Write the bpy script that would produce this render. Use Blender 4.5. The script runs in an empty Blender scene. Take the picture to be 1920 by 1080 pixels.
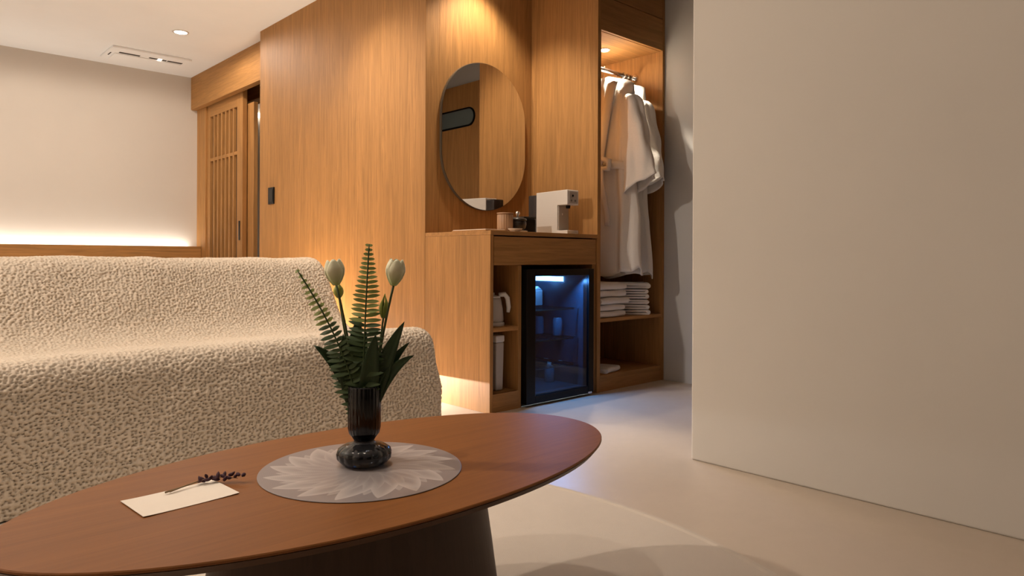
import bpy, math, random
import numpy as np
from mathutils import Vector, Matrix
random.seed(7); RNG = np.random.default_rng(7)
PI = math.pi
scene = bpy.context.scene
C = scene.collection

# ------------------------------------------------------------------ camera
YAW = 0.7517; CAM_H = 0.724; FPX = 1311.955
cam_d = bpy.data.cameras.new('camera'); cam = bpy.data.objects.new('camera', cam_d); C.objects.link(cam)
cam_d.sensor_width = 36; cam_d.sensor_fit = 'HORIZONTAL'; cam_d.lens = FPX*36/1920
cam_d.shift_y = -(540-483.28)/1920; cam_d.clip_start = 0.02
cam.matrix_world = Matrix.Translation((0, 0, CAM_H)) @ Matrix.Rotation(-YAW, 4, 'Z') @ Matrix.Rotation(PI/2, 4, 'X') @ Matrix.Rotation(0.004, 4, 'Z')
scene.camera = cam
FW = Vector((math.sin(YAW), math.cos(YAW), 0)); RT = Vector((math.cos(YAW), -math.sin(YAW), 0))

# ------------------------------------------------------------------ world, exposure
w = bpy.data.worlds.new('world'); scene.world = w; w.use_nodes = True
w.node_tree.nodes['Background'].inputs[0].default_value = (1, .85, .7, 1)
w.node_tree.nodes['Background'].inputs[1].default_value = 0.03
vs = scene.view_settings
vs.view_transform = 'Standard'; vs.look = 'None'; vs.exposure = 0.0; vs.gamma = 1; vs.use_curve_mapping = False

WARM = (1.0, .86, .73); AMBER = (1.0, .84, .66)
def light(name, kind, loc, energy, color=WARM, target=None, **kw):
    d = bpy.data.lights.new(name, kind); o = bpy.data.objects.new(name, d); C.objects.link(o)
    o.location = loc; d.energy = energy; d.color = color
    for k, v in kw.items(): setattr(d, k, v)
    if target is not None:
        o.rotation_euler = (Vector(target)-Vector(loc)).to_track_quat('-Z', 'Y').to_euler()
    return o
CEIL = 2.364
def spot(name, x, y, z, e, ang=120, blend=.7, col=WARM, r=.035, target=None):
    return light(name, 'SPOT', (x, y, z), e, col, target or (x, y, 0), spot_size=math.radians(ang), spot_blend=blend, shadow_soft_size=r)
# ceiling downlights (fixtures are built below at the same places)
DOWN = [(1.718, 5.393, 20), (.65, 5.393, 18), (-.45, 5.393, 18),
        (1.70, 3.35, 50), (.30, 2.75, 6), (-.95, 2.75, 145),
        (.15, 1.20, 30), (1.0, 1.78, 34)]
for i, (x, y, e) in enumerate(DOWN): spot('downlight_beam', x, y, CEIL-.03, e, [178, 178, 178, 122, 150, 178, 94, 80][i], [.2, .2, .2, 1, .8, .2, 1, 1][i])
# light strip behind the headboard, at the foot of the oak wall, added floor light, niche and wardrobe spots, fridge lamp
light('headboard_strip_light', 'AREA', (.25, 6.668, .80), 8.5, (1, .95, .86), (.25, 6.70, 2.0), shape='RECTANGLE', size=3.9, size_y=.03)
light('floor_strip_light', 'AREA', (2.02, 3.95, .045), 70, (1, .80, .58), (2.10, 3.95, .40), shape='RECTANGLE', size=.02, size_y=1.7)
spot('added_floor_beam', 1.86, 2.985, .125, 26, 140, .3, (1, .95, .95), .003, target=(2.134, 2.62, .07))  # unseen light added for the bright band low on the vanity side
spot('niche_beam', 2.44, 2.73, CEIL-.03, 46, 104, .7, AMBER, .03, target=(2.44, 2.86, 0))
spot('wardrobe_beam', 3.214, 2.646, 1.935, 95, 96, .5, (1, .86, .68), .02, target=(3.26, 2.66, 0))
light('fridge_lamp_light', 'AREA', (2.60, 2.478, .600), 9, (.62, .80, 1.0), (2.60, 2.0, .0), shape='RECTANGLE', size=.36, size_y=.03)

light('fridge_inner_light', 'POINT', (2.735, 2.735, .585), .55, (.6, .8, 1.0), shadow_soft_size=.02)
# ------------------------------------------------------------------ materials
class NT:
    def __init__(s, name):
        s.m = bpy.data.materials.new(name); s.m.use_nodes = True
        s.t = s.m.node_tree; s.b = s.t.nodes['Principled BSDF']
    def n(s, typ, **kw):
        x = s.t.nodes.new(typ)
        for k, v in kw.items(): setattr(x, k, v)
        return x
    def l(s, a, b): s.t.links.new(a, b)
    def math(s, op, a, b=None, c=None, clamp=False):
        x = s.n('ShaderNodeMath', operation=op); x.use_clamp = clamp
        for i, v in enumerate((a, b, c)):
            if v is None: continue
            if isinstance(v, (int, float)): x.inputs[i].default_value = v
            else: s.l(v, x.inputs[i])
        return x.outputs[0]
    def mix(s, f, a, b):
        x = s.n('ShaderNodeMix', data_type='RGBA')
        for k, v in ((0, f), (6, a), (7, b)):
            if isinstance(v, (int, float)): x.inputs[k].default_value = v
            elif isinstance(v, tuple): x.inputs[k].default_value = (*v, 1)
            else: s.l(v, x.inputs[k])
        return x.outputs[2]
    def coord(s, scale, out='Object', rot=(0, 0, 0)):
        tc = s.n('ShaderNodeTexCoord'); mp = s.n('ShaderNodeMapping')
        mp.inputs['Scale'].default_value = scale; mp.inputs['Rotation'].default_value = rot
        s.l(tc.outputs[out], mp.inputs[0]); return mp.outputs[0]
    def noise(s, vec, scale, detail=4, rough=.6, dist=0):
        x = s.n('ShaderNodeTexNoise'); x.inputs['Scale'].default_value = scale
        x.inputs['Detail'].default_value = detail; x.inputs['Roughness'].default_value = rough; x.inputs['Distortion'].default_value = dist
        s.l(vec, x.inputs[0]); return x.outputs[0]
    def ramp(s, f, stops):
        x = s.n('ShaderNodeValToRGB'); e = x.color_ramp.elements
        while len(e) < len(stops): e.new(.5)
        for i, (p, c) in enumerate(stops): e[i].position = p; e[i].color = (*c, 1) if len(c) == 3 else c
        s.l(f, x.inputs[0]); return x.outputs[0]
    def bump(s, h, strength, dist):
        x = s.n('ShaderNodeBump'); x.inputs['Strength'].default_value = strength; x.inputs['Distance'].default_value = dist
        s.l(h, x.inputs['Height']); s.l(x.outputs[0], s.b.inputs['Normal'])
    def col(s, c):
        if isinstance(c, tuple): s.b.inputs['Base Color'].default_value = (*c, 1)
        else: s.l(c, s.b.inputs['Base Color'])
    def set(s, **kw):
        for k, v in kw.items():
            s.b.inputs[k.replace('_', ' ')].default_value = v
        return s.m

def plain(name, c, rough=.5, var=.06, vs_=8, **kw):
    t = NT(name); v = t.noise(t.coord((1, 1, 1)), vs_, 4)
    a = tuple(max(0, x*(1-var)) for x in c); b = tuple(min(1, x*(1+var)) for x in c)
    t.col(t.mix(v, a, b)); t.set(Roughness=rough, **kw); return t.m
def wood(name, c, axis='z', rough=.5, contrast=1.0, fine=1.0):
    t = NT(name)
    def sc(a, b): return {'z': (a, a, b), 'x': (b, a, a), 'y': (a, b, a)}[axis]
    big = t.noise(t.coord(sc(7, .35)), 1, 3, .5, 1.2)
    mid = t.noise(t.coord(sc(45*fine, 1.6)), 1, 4, .65, 1.6)
    pore = t.noise(t.coord(sc(170*fine, 5)), 1, 2, .6)
    k = contrast
    def m(f): return tuple(min(1, x*f) for x in c)
    base = t.ramp(mid, [(.28, m(1-.24*k)), (.5, c), (.66, m(1+.16*k)), (.76, m(1+.42*k))])
    base = t.mix(t.math('MULTIPLY', t.math('SUBTRACT', big, .35, clamp=True), 1.1*k, clamp=True), base, m(.74))
    base = t.mix(t.math('MULTIPLY', t.math('GREATER_THAN', pore, .58), .28*k), base, m(.62))
    t.col(base); t.bump(pore, .12, .0006); t.set(Roughness=rough, Specular_IOR_Level=.35); return t.m
def emis(name, c, s):
    t = NT(name); t.set(Base_Color=(0, 0, 0, 1), Emission_Color=(*c, 1), Emission_Strength=s); return t.m

OAK = (.43, .212, .066)
M = {}
M['oak'] = wood('oak_vertical', OAK, 'z', .6, 1.15, .75)
M['oak_h'] = wood('oak_horizontal', OAK, 'x', .6, 1.1, .75)
M['oak_y'] = wood('oak_lengthwise', OAK, 'y', .6, 1.1, .75)
M['walnut'] = wood('walnut_top', (.23, .085, .021), 'x', .48, .55, .8)
M['walnut'].node_tree.nodes['Principled BSDF'].inputs['Specular IOR Level'].default_value = .22
M['walnut_shaded'] = wood('walnut_shaded_pedestal', (.075, .040, .024), 'z', .5, .5, .6)  # shade on the pedestal put into a darker walnut
M['walnut_shaded_edge'] = wood('walnut_shaded_edge', (.09, .045, .024), 'x', .45, .5, .6)  # darker walnut copy carrying the underside shade in its colour
def plaster(name, c, rough=.85):
    t = NT(name); co = t.coord((1, 1, 1)); a = t.noise(co, 2.2, 5, .6); b = t.noise(co, 220, 2)
    t.col(t.mix(a, tuple(x*.95 for x in c), tuple(min(1, x*1.04) for x in c))); t.bump(b, .08, .001); t.set(Roughness=rough); return t.m
M['wall'] = plaster('beige_plaster', (.66, .61, .55))
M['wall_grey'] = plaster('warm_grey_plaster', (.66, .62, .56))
M['wall_dark'] = plaster('dark_brown_plaster', (.10, .08, .065))  # kept dark to cut bounce light from unseen surfaces
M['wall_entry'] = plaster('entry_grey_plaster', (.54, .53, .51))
M['ceil'] = plaster('ceiling_paint', (.87, .88, .89))
def cement(name, c, rough):
    t = NT(name); co = t.coord((1, 1, 1)); a = t.noise(co, 1.3, 6, .65, .8); b = t.noise(co, 14, 5, .7); g = t.noise(co, 60, 3)
    col = t.mix(a, tuple(x*.86 for x in c), tuple(min(1, x*1.1) for x in c))
    col = t.mix(t.math('MULTIPLY', b, .4), col, tuple(x*.9 for x in c)); t.col(col)
    t.l(t.math('MULTIPLY_ADD', b, .22, rough-.1), t.b.inputs['Roughness']); t.bump(g, .06, .001); return t.m
M['floor'] = cement('microcement_floor', (.60, .50, .40), .36)
t = NT('rug_wool'); co = t.coord((1, 1, 1)); a = t.noise(co, 5, 5, .7); g = t.noise(co, 420, 3, .7)
t.col(t.mix(a, (.58, .51, .43), (.68, .60, .51))); t.bump(g, .5, .002); t.set(Roughness=.95); M['rug'] = t.m
t = NT('knit_cream'); g = t.noise(t.coord((1, 1, 1)), 500, 3, .7); a = t.noise(t.coord((1, 1, 1)), 6, 4)
t.col(t.mix(a, (.66, .565, .45), (.72, .62, .50))); t.bump(g, .5, .002); t.set(Roughness=.95); M['knit'] = t.m
M['towel'] = plain('terry_white', (.80, .75, .70), .95, .05, 60)
t = NT('robe_cotton'); g = t.noise(t.coord((1, 1, 1)), 90, 4, .7); t.col((.80, .76, .71)); t.bump(g, .35, .004); t.set(Roughness=.9); M['robe'] = t.m
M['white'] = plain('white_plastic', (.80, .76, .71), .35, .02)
M['white_shade'] = plain('white_plastic_shaded', (.50, .45, .40), .35, .02)  # darker copy of the white plastic, shade put into its colour
M['black'] = plain('black_plastic', (.004, .004, .005), .3, .1, Specular_IOR_Level=.2)
M['button'] = plain('grey_button', (.22, .19, .17), .4, .05)
M['black_matte'] = plain('black_matte', (.02, .018, .016), .7, .1)
M['dark_slot'] = plain('dark_slot', (.03, .02, .015), .8, .1)
M['chrome'] = plain('chrome', (.8, .8, .8), .15, .02, Metallic=1.0)
M['chrome'].node_tree.nodes['Principled BSDF'].inputs['Metallic'].default_value = 1
M['mirror'] = plain('mirror_glass', (.80, .80, .80), .0, .0); M['mirror'].node_tree.nodes['Principled BSDF'].inputs['Metallic'].default_value = 1
M['mirror'].node_tree.nodes['Principled BSDF'].inputs['Roughness'].default_value = .01
M['mirror_edge'] = plain('mirror_edge', (.10, .075, .05), .3, .1)
M['lamp'] = emis('lamp_glow', (1, .86, .70), 14)
M['lamp_hot'] = emis('wardrobe_lamp_glow', (1, .84, .64), 30)
M['strip'] = emis('strip_glow', (1, .84, .66), 6)
M['fridge_reflection'] = emis('fridge_reflection_glow', (.62, .84, 1), 22)
M['fridge_in'] = plain('fridge_liner', (.010, .030, .055), .4, .03)
t = NT('fridge_glass'); tr = t.n('ShaderNodeBsdfTransparent'); tr.inputs[0].default_value = (.30, .50, .72, 1)
gl = t.n('ShaderNodeBsdfGlossy'); gl.inputs['Roughness'].default_value = .04
mx = t.n('ShaderNodeMixShader'); mx.inputs[0].default_value = .05
t.l(tr.outputs[0], mx.inputs[1]); t.l(gl.outputs[0], mx.inputs[2]); t.l(mx.outputs[0], t.t.nodes['Material Output'].inputs[0]); M['fridge_glass'] = t.m
t = NT('smoke_glass'); t.col((.022, .026, .034)); t.set(Roughness=.07, IOR=1.5, Transmission_Weight=.85); M['vase'] = t.m
t = NT('dark_tank'); t.col((.10, .09, .09)); t.set(Roughness=.12, Transmission_Weight=.5, IOR=1.45); M['tank'] = t.m
t = NT('frosted_pane'); t.col((.13, .10, .075)); t.set(Roughness=.2); M['frost'] = t.m
t = NT('slot_glass'); t.col((.13, .16, .155)); t.set(Roughness=.3); M['slotglass'] = t.m
M['copper'] = plain('fluted_tan_ceramic', (.42, .24, .13), .4, .1, 30)
M['card'] = plain('card_paper', (.82, .74, .64), .8, .03, 30)
M['bud'] = plain('dried_purple', (.055, .018, .03), .8, .5, 150)
M['straw'] = plain('dried_stem', (.24, .16, .08), .8, .2, 100)
def leafmat(name, c0, c1, z0, z1):
    t = NT(name); tc = t.n('ShaderNodeTexCoord'); sp = t.n('ShaderNodeSeparateXYZ'); t.l(tc.outputs['Object'], sp.inputs[0])
    f = t.math('DIVIDE', t.math('SUBTRACT', sp.outputs[2], z0), z1-z0, clamp=True)
    v = t.noise(t.coord((1, 1, .3)), 160, 3); t.col(t.mix(t.math('MULTIPLY_ADD', v, .25, t.math('SUBTRACT', f, .12), clamp=True), c0, c1))
    t.set(Roughness=.5, Subsurface_Weight=0.0); return t.m
M['petal'] = leafmat('tulip_petal', (.30, .42, .10), (.74, .72, .50), .268, .298)
M['budgreen'] = leafmat('tulip_bud', (.16, .26, .035), (.46, .48, .10), .20, .27)
M['fern_pale'] = plain('fern_pale_green', (.25, .30, .07), .55, .2, 60)
M['fern_dark'] = plain('fern_dark_green', (.045, .085, .022), .55, .2, 60)
M['leaf'] = plain('tulip_leaf', (.018, .052, .014), .45, .35, 40)
M['stem'] = plain('green_stem', (.07, .10, .03), .55, .2, 60)

# ------------------------------------------------------------------ mesh helpers
class MB:
    def __init__(s): s.v = []; s.f = []
    def add(s, v, f):
        o = len(s.v); s.v += [tuple(p) for p in v]; s.f += [tuple(i+o for i in q) for q in f]; return s
    def box(s, x0, x1, y0, y1, z0, z1):
        return s.add([(x0, y0, z0), (x1, y0, z0), (x1, y1, z0), (x0, y1, z0), (x0, y0, z1), (x1, y0, z1), (x1, y1, z1), (x0, y1, z1)],
                     [(0, 3, 2, 1), (4, 5, 6, 7), (0, 1, 5, 4), (1, 2, 6, 5), (2, 3, 7, 6), (3, 0, 4, 7)])
    def prism(s, poly, axis, a, b):
        n = len(poly)
        def P(p, t): return {'x': (t, p[0], p[1]), 'y': (p[0], t, p[1]), 'z': (p[0], p[1], t)}[axis]
        v = [P(p, a) for p in poly]+[P(p, b) for p in poly]
        return s.add(v, [tuple(range(n))[::-1], tuple(range(n, 2*n))]+[(i, (i+1) % n, n+(i+1) % n, n+i) for i in range(n)])
    def lathe(s, prof, c=(0, 0, 0), n=32, rib=None, sx=1, sy=1, cap=True):
        v = []; f = []
        for k, (r, z) in enumerate(prof):
            for i in range(n):
                a = 2*PI*i/n; rr = r*(1+(rib(a, z) if rib else 0))
                v.append((c[0]+rr*math.cos(a)*sx, c[1]+rr*math.sin(a)*sy, c[2]+z))
        for k in range(len(prof)-1):
            for i in range(n):
                j = (i+1) % n; f.append((k*n+i, k*n+j, (k+1)*n+j, (k+1)*n+i))
        if cap: f.append(tuple(range(n))[::-1]); f.append(tuple((len(prof)-1)*n+i for i in range(n)))
        return s.add(v, f)
    def tube(s, pts, r, n=8, cap=True):
        pts = [Vector(p) for p in pts]; v = []; f = []; up = Vector((0, 0, 1)); prev = None
        for k, p in enumerate(pts):
            d = (pts[min(k+1, len(pts)-1)]-pts[max(k-1, 0)]).normalized()
            if prev is None:
                a = d.cross(up)
                if a.length < .1: a = d.cross(Vector((1, 0, 0)))
            else: a = prev-d*prev.dot(d)
            a.normalize(); prev = a; b = d.cross(a); rr = r[k] if isinstance(r, (list, tuple)) else r
            for i in range(n):
                t = 2*PI*i/n; v.append(p+a*rr*math.cos(t)+b*rr*math.sin(t))
        for k in range(len(pts)-1):
            for i in range(n): j = (i+1) % n; f.append((k*n+i, k*n+j, (k+1)*n+j, (k+1)*n+i))
        if cap: f.append(tuple(range(n))[::-1]); f.append(tuple((len(pts)-1)*n+i for i in range(n)))
        return s.add(v, f)
    def grid(s, fn, nu, nv, closeu=False):
        v = [fn(i/(nu if closeu else nu-1), j/(nv-1)) for j in range(nv) for i in range(nu)]
        f = []
        for j in range(nv-1):
            for i in range(nu if closeu else nu-1):
                k = (i+1) % nu; f.append((j*nu+i, j*nu+k, (j+1)*nu+k, (j+1)*nu+i))
        return s.add(v, f)
def mesh(name, mb, mat, off=(0, 0, 0), smooth=False):
    me = bpy.data.meshes.new(name); me.from_pydata([(a-off[0], b-off[1], c-off[2]) for a, b, c in mb.v], [], mb.f); me.update()
    me.materials.append(M[mat]); 
    if smooth: me.polygons.foreach_set('use_smooth', [True]*len(me.polygons))
    return me
def finish(o, bevel, smooth, solid):
    if solid:
        m = o.modifiers.new('thickness', 'SOLIDIFY'); m.thickness = solid; m.offset = 0
    if bevel:
        m = o.modifiers.new('bevel', 'BEVEL'); m.width = bevel; m.segments = 2; m.limit_method = 'ANGLE'; m.angle_limit = math.radians(50)
def root_of(o):
    while o.parent: o = o.parent
    return o
def part(name, mb, mat, parent, bevel=0, smooth=False, solid=0, label=None):
    off = root_of(parent).location
    o = bpy.data.objects.new(name, mesh(name, mb, mat, off, smooth)); C.objects.link(o); o.parent = parent
    finish(o, bevel, smooth, solid)
    if label: o['label'] = label
    return o
def thing(name, label, cat, loc, group=None):
    o = bpy.data.objects.new(name, None); C.objects.link(o); o.location = loc; o.empty_display_size = .05
    o['label'] = label; o['category'] = cat
    if group: o['group'] = group
    return o
def single(name, mb, mat, label, cat, loc, group=None, bevel=0, smooth=False, solid=0):
    o = bpy.data.objects.new(name, mesh(name, mb, mat, loc, smooth)); C.objects.link(o); o.location = loc
    o['label'] = label; o['category'] = cat
    if group: o['group'] = group
    finish(o, bevel, smooth, solid); return o
def struct(name, mb, mat, label, cat, loc=(0, 0, 0), bevel=0, smooth=False):
    o = single(name, mb, mat, label, cat, loc, bevel=bevel, smooth=smooth); o['kind'] = 'structure'; return o
def sroot(name, label, cat, loc):
    o = thing(name, label, cat, loc); o['kind'] = 'structure'; return o
def B(*a): return MB().box(*a)

# ------------------------------------------------------------------ the room
XP = 2.134; YF = 2.43; YN = 2.94; XN = 2.919; YP = 4.976; XS = 2.229; YB = 6.708; XR = 2.196; YR = 1.40; XE = 3.514
struct('floor', B(-2.2, 3.7, -2.6, 6.9, -.1, 0), 'floor', 'beige polished microcement floor across the room and entry', 'floor')
struct('ceiling', B(-2.2, 3.7, -2.6, 6.9, CEIL, CEIL+.1), 'ceil', 'pale painted flat ceiling above the bed area', 'ceiling')
struct('unseen_ceiling_entry', B(XR+.131, XE, -2.48, YF-.004, 2.29, CEIL), 'wall_dark', 'unseen dark lowered ceiling added over the entry corridor to cut bounce light', 'ceiling')  # unseen, added to hold bounce light off the upper wardrobe doors
struct('wall_back', B(-2.2, 3.7, YB, YB+.12, 0, CEIL), 'wall', 'pale beige plaster wall behind the headboard', 'wall')
struct('wall_left', B(-2.2, -2.08, -2.6, YB, 0, CEIL), 'wall', 'pale beige plaster wall on the far left', 'wall')
struct('wall_rear', B(-2.08, 3.7, -2.6, -2.48, 0, CEIL), 'wall_dark', 'dark brown plaster wall behind the viewer', 'wall')
struct('wall_right', B(XR, XR+.13, -2.48, YR, 0, CEIL), 'wall_grey', 'large warm grey plaster wall filling the right side', 'wall', bevel=.006)
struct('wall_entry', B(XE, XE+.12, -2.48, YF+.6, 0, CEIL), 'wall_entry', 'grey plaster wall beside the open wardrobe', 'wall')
struct('wall_partition', B(XP, XP+.09, YN+.0, YP, 0, CEIL), 'oak', 'tall oak veneer wall panel with black switch', 'wall', bevel=.002)
struct('wall_niche', B(XP+.09, XE+.12, YN, YN+.09, 0, CEIL), 'oak', 'oak veneer back wall of the niche behind the oval mirror', 'wall')
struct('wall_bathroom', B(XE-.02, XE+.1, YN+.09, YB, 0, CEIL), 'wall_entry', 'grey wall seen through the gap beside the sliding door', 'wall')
struct('trim_1', B(XS, XS+.055, YP, YB, 2.068, CEIL), 'oak_y', 'oak fascia board above the lattice sliding door', 'trim', bevel=.002)
struct('trim_2', B(2.285, 2.40, 6.49, YB, 0, CEIL), 'oak', 'narrow oak jamb between beige wall and sliding door', 'trim')
struct('trim_4', B(2.50, 2.60, YP, YB, 2.083, CEIL), 'oak_y', 'oak lintel in shadow above the bathroom gap', 'trim')
struct('trim_5', B(2.224, 2.34, YP-.05, YP, 0, CEIL), 'oak', 'oak end post of the tall wall panel', 'trim')

# sliding lattice door
d1 = sroot('door_1', 'oak lattice sliding door with frosted panes beside the beige wall', 'door', (2.30, 6.1, 0))
x0, x1 = 2.300, 2.338
part('stile', B(x0, x1, 5.70, 5.815, .01, 2.10), 'oak', d1, .002)
part('stile', B(x0, x1, 6.425, 6.488, .01, 2.10), 'oak', d1, .002)
part('rail', B(x0, x1, 5.815, 6.425, 1.972, 2.10), 'oak_y', d1, .002)
part('rail', B(x0, x1, 5.815, 6.425, .01, .16), 'oak_y', d1, .002)
part('rail', B(x0+.004, x1-.01, 5.815, 6.425, 1.575, 1.603), 'oak_y', d1)
part('pane', B(x1-.012, x1-.006, 5.815, 6.425, .16, 1.972), 'frost', d1, label='frosted pane behind the lattice')
for k in range(6):
    yy = 5.815+(6.425-5.815)*(k+1)/7
    part('slat', B(x0+.002, x1-.013, yy-.014, yy+.014, .16, 1.972), 'oak', d1, .001)
part('pull', B(x0-.006, x0, 5.742, 5.768, .86, 1.02), 'black', d1, .002, label='black recessed pull')
single('bathroom_lamp', B(2.70, 3.10, 6.665, 6.70, 2.085, 2.125), 'strip', 'short white lamp bar in the bathroom gap', 'lamp', (2.9, 6.68, 2.085), bevel=.003)

d3 = sroot('door_3', 'plain oak sliding leaf tucked behind the lattice door', 'door', (2.345, 6.0, 0))
part('leaf', B(2.345, 2.380, 5.585, 6.48, .01, 1.985), 'oak', d3, .002)
spot('bathroom_beam', 2.95, 5.0, CEIL-.03, 22, 130, .8, (1, .93, .85), .05)
o = thing('downlight', 'round recessed downlight inside the bathroom', 'light', (2.95, 5.0, CEIL-.006), 'ceiling downlights')
part('lens', MB().lathe([(.046, 0), (.044, .0045)], (2.95, 5.0, CEIL-.006), 36), 'lamp', o)
# entrance door seen in the mirror
d2 = sroot('door_2', 'dark oak entrance door with a rounded slot window, seen in the mirror', 'door', (XE, 1.45, 0))
sl = [(1.05, 1.765), (1.65, 1.765)]
def stadium(yc, zc, hw, hh, n=10):
    p = []
    for k in range(n+1): a = -PI/2+PI*k/n; p.append((yc+hw-hh+hh*math.cos(a), zc+hh*math.sin(a)))
    for k in range(n+1): a = PI/2+PI*k/n; p.append((yc-hw+hh+hh*math.cos(a), zc+hh*math.sin(a)))
    return p
part('leaf', B(XE-.03, XE-.001, .86, 1.98, .005, 2.09), 'oak', d2, .002)
part('slot_window', MB().prism(stadium(1.37, 1.825, .31, .062), 'x', XE-.037, XE-.0305), 'slotglass', d2)
rim = MB(); o_ = stadium(1.37, 1.825, .322, .074); i_ = stadium(1.37, 1.825, .31, .062); n_ = len(o_)
rim.add([(XE-.04, *p) for p in o_]+[(XE-.04, *p) for p in i_]+[(XE-.0305, *p) for p in o_]+[(XE-.0305, *p) for p in i_],
        [q for k in range(n_) for q in ((k, (k+1) % n_, n_+(k+1) % n_, n_+k), (k, 2*n_+k, 2*n_+(k+1) % n_, (k+1) % n_))])
part('slot_rim', rim, 'black', d2)
part('handle', MB().tube([(XE-.03, .93, 1.0), (XE-.08, .93, 1.0), (XE-.08, 1.05, 1.0)], .009), 'black', d2, smooth=True)

# ------------------------------------------------------------------ headboard, bed
hb = thing('headboard', 'long low oak headboard ledge glowing along its top edge', 'headboard', (.1, 6.60, 0))
part('panel', B(-2.07, 2.283, 6.59, 6.63, 0, .815), 'oak_h', hb, .002)
part('ledge', B(-2.07, 2.283, 6.63, YB-.001, .70, .72), 'oak_h', hb)
part('light_strip', B(-2.0, 2.2, 6.655, 6.68, .72, .732), 'strip', hb, label='warm white light strip')
bed = thing('bed', 'low platform bed standing behind the cream sofa', 'bed', (.7, 5.1, 0))
part('platform', B(-.4, 1.72, 3.62, 6.585, .128, .26), 'oak_h', bed, .004)
part('plinth', B(-.2, 1.575, 3.75, 6.55, 0, .128), 'oak_h', bed)
part('mattress', B(-.3, 1.62, 3.72, 6.56, .26, .50), 'towel', bed, .04)
fs_ = thing('floor_light_strip', 'low warm light strip at the foot of the oak wall behind the sofa', 'light', (2.03, 3.95, 0))
part('housing', B(1.99, 2.06, 3.08, 4.82, .001, .03), 'black_matte', fs_, .002)
part('diffuser', B(2.00, 2.045, 3.10, 4.80, .0305, .036), 'strip', fs_)
fl_ = thing('added_floor_light', 'unseen hooded floor light added behind the sofa end to light the vanity side', 'lamp', (1.84, 3.0, 0))
part('body', B(1.81, 1.87, 3.0, 3.06, .001, .1298), 'black_matte', fl_, .002)
part('hood', MB().prism([(1.80, 2.93), (1.92, 2.80), (2.05, 2.90), (2.05, 3.0), (1.90, 3.07), (1.80, 3.07)], 'z', .130, .135), 'black_matte', fl_)  # hidden plate shaped to cut the added beam in a level line

# ------------------------------------------------------------------ sofa
def worley(u, v, seed=3):
    iu = np.floor(u).astype(int); iv = np.floor(v).astype(int); f1 = np.full(u.shape, 9.); f2 = np.full(u.shape, 9.)
    def hsh(a, b, k):
        x = np.sin(a*127.1+b*311.7+k*74.7+seed*13.3)*43758.5453; return x-np.floor(x)
    for da in (-1, 0, 1):
        for db in (-1, 0, 1):
            a = iu+da; b = iv+db
            px = a+.5+.75*(hsh(a, b, 1)-.5); py = b+.5+.75*(hsh(a, b, 2)-.5)
            d = np.hypot(u-px, v-py)
            f2 = np.where(d < f1, f1, np.minimum(f2, d)); f1 = np.minimum(f1, d)
    return f1, f2
def vnoise(u, v, seed=1):
    iu = np.floor(u).astype(int); iv = np.floor(v).astype(int); fu = u-iu; fv = v-iv
    fu = fu*fu*(3-2*fu); fv = fv*fv*(3-2*fv)
    def hsh(a, b):
        x = np.sin(a*127.1+b*311.7+seed*17.9)*43758.5453; return x-np.floor(x)
    return (hsh(iu, iv)*(1-fu)+hsh(iu+1, iv)*fu)*(1-fv)+(hsh(iu, iv+1)*(1-fu)+hsh(iu+1, iv+1)*fu)*fv
def smooth_path(ctrl, step):
    # rounded polyline: (y, z, radius)
    pts = []
    for k, (y, z, r) in enumerate(ctrl):
        p = np.array([y, z])
        if k in (0, len(ctrl)-1) or r == 0: pts.append(p); continue
        a = np.array(ctrl[k-1][:2])-p; b = np.array(ctrl[k+1][:2])-p
        a /= np.linalg.norm(a); b /= np.linalg.norm(b)
        for q in np.linspace(0, 1, 14): pts.append((p+a*r)*(1-q)**2+p*2*q*(1-q)+(p+b*r)*q*q)
    pts = np.array(pts); s = np.r_[0, np.cumsum(np.linalg.norm(np.diff(pts, axis=0), axis=1))]
    ss = np.arange(0, s[-1], step)
    return np.stack([np.interp(ss, s, pts[:, 0]), np.interp(ss, s, pts[:, 1])], 1), ss
STEP = .0032
front, fs = smooth_path([(2.285, .015, 0), (2.365, .430, .085), (2.985, .376, .14), (3.215, .716, .070), (3.37, .716, .070), (3.41, .40, 0)], STEP)
back, bs = smooth_path([(3.41, .40, 0), (3.43, .015, 0)], .03)
front = np.vstack([front, back[1:]]); fs = np.r_[fs, fs[-1]+bs[1:]]
SX0, SX1, RAD = -.62, 1.765, .04
cols = list(np.arange(SX0, -.40, .012))+list(np.arange(-.40, SX1-RAD, STEP)); ths = list(np.linspace(0, PI/2, 20)[1:])
nx = len(cols); xs = np.array(cols+[SX1-RAD+RAD*math.sin(a) for a in ths]); inset = np.array([0.]*nx+[RAD*(1-math.cos(a)) for a in ths])
arc = np.array(cols+[SX1-RAD+RAD*a for a in ths])
tan = np.gradient(front, axis=0); tan /= np.linalg.norm(tan, axis=1)[:, None]; nor = np.stack([-tan[:, 1], tan[:, 0]], 1)
S, X = np.meshgrid(fs, arc, indexing='ij')
U_ = X/.0132+.5*(vnoise(X/.05, S/.05, 8)-.5); V_ = S/.0090+.8*(vnoise(X/.06, S/.05, 9)-.5)
f1, f2 = worley(U_, V_)
pit = np.exp(-(f1/.30)**2)                       # holes between the yarn knots
kn, k2 = worley(X/.0085, S/.0062, 21)             # small yarn bumps
hgt = -.0105*pit+.0030*(1-np.clip(kn, 0, 1)**1.5)+.0025*vnoise(X/.035, S/.03, 5)
big = .010*(vnoise(X/.22, S/.25, 2)-.5)+.007*(vnoise(X/.09, S/.12, 4)-.5)
Nin = np.broadcast_to(inset, S.shape)
Y = front[:, 0][:, None]-0*X; Z = front[:, 1][:, None]-0*X
ca = np.array([1.]*nx+[math.cos(a) for a in ths])[None, :]; sa = np.array([0.]*nx+[math.sin(a) for a in ths])[None, :]
D = hgt+big
D[:, -1] = 0
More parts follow.
